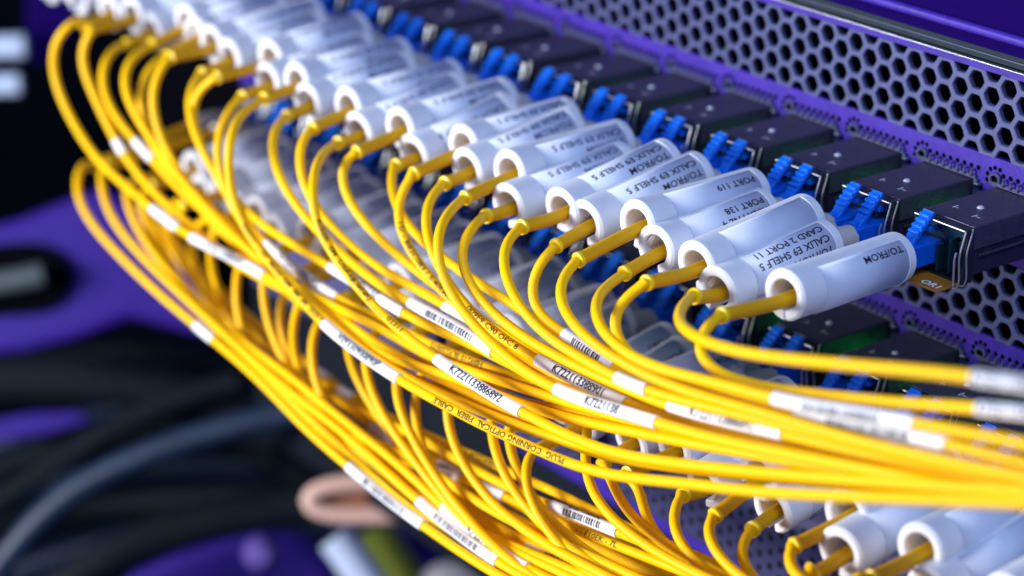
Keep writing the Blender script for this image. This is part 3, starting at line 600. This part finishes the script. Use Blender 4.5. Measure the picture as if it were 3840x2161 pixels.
for i, (dx, dy, yy, wh, wr) in enumerate([(-6,12,-7.2,'highest rear line in the shade',[((1195,1392),(1240,1425),'none','')]), (-30,42,-7.3,'second rear line in the shade',[]),
        (4,78,-7.5,'rear line with two pale wraps',[((1395,1600),(1480,1655),'none',''),((1640,1735),(1725,1790),'bar','')]), (-20,110,-7.6,'lowest rear line in the shade',[((1262,1545),(1325,1590),'none','')])]):
    w2 = random.Random(i)
    cable(None, [(x+dx+w2.uniform(-6, 6), y+dy*min(1, (x-400)/700)+w2.uniform(-6, 6)) for x, y in BACK], yy, 'yellow cable of the lower fan, '+wh, wraps=wr)

# ---------------------------------------------------------------- sleeves in both rows
for k in (13, 14, 15):
    for s in 'RL':
        if (0, k, s) not in ports: ports[(0, k, s)] = generic(0, k, s)
for key in ports:
    if not (key[0] == 1 and key[1] > 11): sleeve(key)
for key in ((1,-2,'R'), (1,-3,'R'), (1,-3,'L')):   # cables whose jackets run out of frame
    row, k, s = key; A, B, C = ports[key]
    root = empty('patch_cable', C, lab(key, 'mostly out of frame'), 'fiber cable', 'yellow fiber patch cables')
    zc = -row*H-.70; xc = -2*k-.67+(.31 if s == 'R' else -.31)
    pl = adopt(MB().box(xc-.225, xc+.225, -3.08, -2.15, zc-.23, zc+.23).build('plug_body', 'blue', bevel=.03), root)
    lt = MB(); T = Matrix.Translation((xc, -2.34, zc+.76)) @ Matrix.Rotation(math.radians(45), 4, 'X')
    lt.box(-.12, .12, -1.0, 0, -.05, .05, T); lo = lt.build('latch', 'bluel', bevel=.012); lo.parent = pl; lo.matrix_parent_inverse = Matrix.Identity(4)
    u = (A-B).normalized(); p = smooth_path([B, A, C, C+Vector((0, -.5, -.6)), C+Vector((.5, -.8, -2.0)), C+Vector((2.5, -.9, -4.2))], .2, 4)
    adopt(MB().tube(p[:int(len(p)*.5)], .155, 12).build('boot', 'boot'), root)
    adopt(MB().tube(p, .1, 10).build('jacket', 'yel'), root)

# ---------------------------------------------------------------- background, out of focus at the left
def pz(px, py, depth):                 # a spot well behind the cables, depth in cm along the view axis
    d = ray(px*SD, py*SD); return CAM+d*depth
floor = MB().box(-260, 60, -60, 160, -61, -60).build('cabinet_floor', 'dark'); floor['kind'] = 'structure'
wall = MB().box(-190, -185, -60, 160, -60, 60).build('cabinet_wall', 'dark'); wall['kind'] = 'structure'
def plate(name, outline, depth, thick, m, label, cat, bevel=.1):
    P = [pz(x, y, depth) for x, y in outline]; n = len(P); Q = [p+fw*thick for p in P]
    mb = MB().add(P+Q, [tuple(range(n)), tuple(range(2*n-1, n-1, -1))]+[(i, n+i, n+(i+1) % n, (i+1) % n) for i in range(n)])
    o = mb.build(name, m, smooth=False, bevel=bevel)
    if label: tag(o, label, cat)
    return o
def pipe(name, pts, depth, rad, m, label, cat):
    P = smooth_path([pz(x, y, depth if not hasattr(depth, '__len__') else depth[i]) for i, (x, y) in enumerate(pts)], .5, 3)
    o = MB().tube(P, rad, 18).build(name, m); tag(o, label, cat); return o
plate('side_rail_strip', [(60, -60), (215, -60), (210, 30), (150, 120), (95, 170), (60, 120)], 86, 1.0, 'deep', 'dark purple strip at the top left corner', 'panel', .3)
br = plate('rack_bracket', [(-120, 590), (40, 552), (170, 500), (260, 470), (420, 560), (560, 760), (520, 850), (330, 800), (200, 850), (60, 885), (-120, 900)], 78, 1.5, 'purple_shade', 'purple rack bracket with a dark oval opening at left', 'bracket', .3)
ov = [(75+ (135 if abs(math.cos(t)) else 0)*math.cos(t)-30, 700+92*math.sin(t)-.0) for t in [2*math.pi*i/32 for i in range(32)]]
ov = [(x-(0 if x > 45 else 160), y+ (0 if x > 45 else 14)) for x, y in ov]
g = plate('oval_opening', ov, 77.6, .5, 'black', None, None, .05); g.parent = br
hd = pipe('handle_bar', [(-160, 735), (-60, 722), (30, 708), (110, 690)], 76.8, .40, 'dimm', 'x', 'x')
for kx in ('label', 'category'): del hd[kx]
hd.parent = br
pipe('plug_end', [(-90, 118), (0, 118), (62, 116)], 84, .42, 'pale', 'pale blurred plug, upper of two at the left edge', 'plug')
pipe('plug_end', [(-90, 216), (0, 214), (50, 212)], 84, .38, 'pale', 'pale blurred plug, lower of two at the left edge', 'plug')
pipe('power_cord', [(-60, 1500), (0, 1423), (88, 1308), (195, 1220), (354, 1149), (495, 1096), (672, 1052), (900, 1010)], 72, .42, 'strk', 'thick dark blue cord curving across the lower left', 'cord')
pipe('power_cord', [(-140, 1330), (0, 1260), (160, 1150), (300, 1070), (420, 1010), (600, 960)], 82, .40, 'dark', 'dark cord running just above the thick blue one', 'cord')
pipe('power_cord', [(-60, 960), (120, 950), (330, 960), (520, 1010), (700, 1080)], 84, .9, 'dark', 'black cord below the purple bracket', 'cord')
pipe('power_cord', [(120, 1500), (330, 1370), (560, 1300), (760, 1270), (900, 1240)], 76, .7, 'dark', 'black cord in the bottom left beside the purple panel', 'cord')
rc = random.Random(12)
WHY = ['thin', 'bluish', 'slack', 'faint', 'short bent', 'lowest', 'drooping', 'highest']
for i in range(8):
    x0_, y0_ = rc.uniform(-160, 0), 930+i*72+rc.uniform(-20, 20)
    pts_ = [(x0_+t*rc.uniform(240, 300), y0_-150*math.sin(t*.6)*rc.uniform(.5, 1.1)+(26*t*t if i < 3 else -10*t)) for t in range(5)]
    pipe('background_cord', pts_, rc.uniform(84, 96), rc.uniform(.3, .55), 'cord' if i % 2 else 'dark', WHY[i]+' dark cord among the blurred clutter at lower left', 'cord')
plate('purple_strap', [(-60, 1065), (80, 1040), (200, 1035), (230, 1060), (120, 1090), (-60, 1120)], 82, .5, 'purple_shade', 'short purple strap at the left edge under the bracket', 'strap', .1)
plate('lower_panel', [(300, 1460), (430, 1400), (560, 1360), (640, 1335), (760, 1350), (830, 1420), (860, 1530), (300, 1530)], 80, 1.5, 'purple_shade', 'purple panel at the bottom edge left of the pale pipe', 'panel', .4)
bl = MB(); c0 = pz(655, 1395, 75)
bl.tube([c0+fw*.3, c0, c0-fw*.35], [.62, .58, .35], 20); tag(bl.build('round_knob', 'knob', bevel=.05), 'round purple knob on the bottom panel', 'knob')
cp = [(1010, 1212), (930, 1210), (840, 1212), (772, 1228), (750, 1262), (780, 1296), (850, 1304), (930, 1298), (990, 1294), (1050, 1300), (1090, 1285)]
pipe('copper_lug', cp, 70, .27, 'copper', 'blurred copper coloured looped lug below the cable fan', 'lug')
inn = plate('lug_plate', [(790, 1238), (860, 1225), (960, 1232), (940, 1285), (850, 1292), (795, 1275)], 70.2, .2, 'brown', 'brownish flat tongue inside the copper loop', 'lug', .05)
pipe('pale_pipe', [(842, 1352), (900, 1430), (960, 1520), (1020, 1600)], 74, .58, 'pale', 'pale blue white pipe standing under the copper lug', 'pipe')
pipe('olive_wire', [(935, 1330), (985, 1400), (1040, 1480), (1080, 1560)], 77, .62, 'olive', 'olive green wire beside the pale pipe', 'wire')
plate('slanted_rail', [(985, 1300), (1060, 1270), (1200, 1360), (1400, 1480), (1400, 1560), (1180, 1560), (1080, 1440)], 80, 1.0, 'purple', 'purple slanted rail right of the olive wire', 'rail', .4)
plate('slanted_groove', [(1000, 1345), (1040, 1345), (1180, 1440), (1260, 1500), (1200, 1540), (1120, 1470)], 79.6, .3, 'deep', 'dark groove strip lying on the slanted purple rail', 'strip', .1)
c1 = pz(1130, 1465, 75); tag(MB().tube([c1-rt*.9, c1-rt*.4, c1+rt*.4, c1+rt*1.2], [.3, .65, .7, .4], 16).build('grey_nut', 'grey'), 'grey blurred fitting at the bottom edge', 'fitting')
plate('rear_bracket', [(560, 1040), (640, 1030), (700, 1100), (690, 1180), (600, 1150)], 88, .5, 'dark', 'dark blurred bracket behind the cords', 'bracket', .1)
sc.render.engine = 'CYCLES'
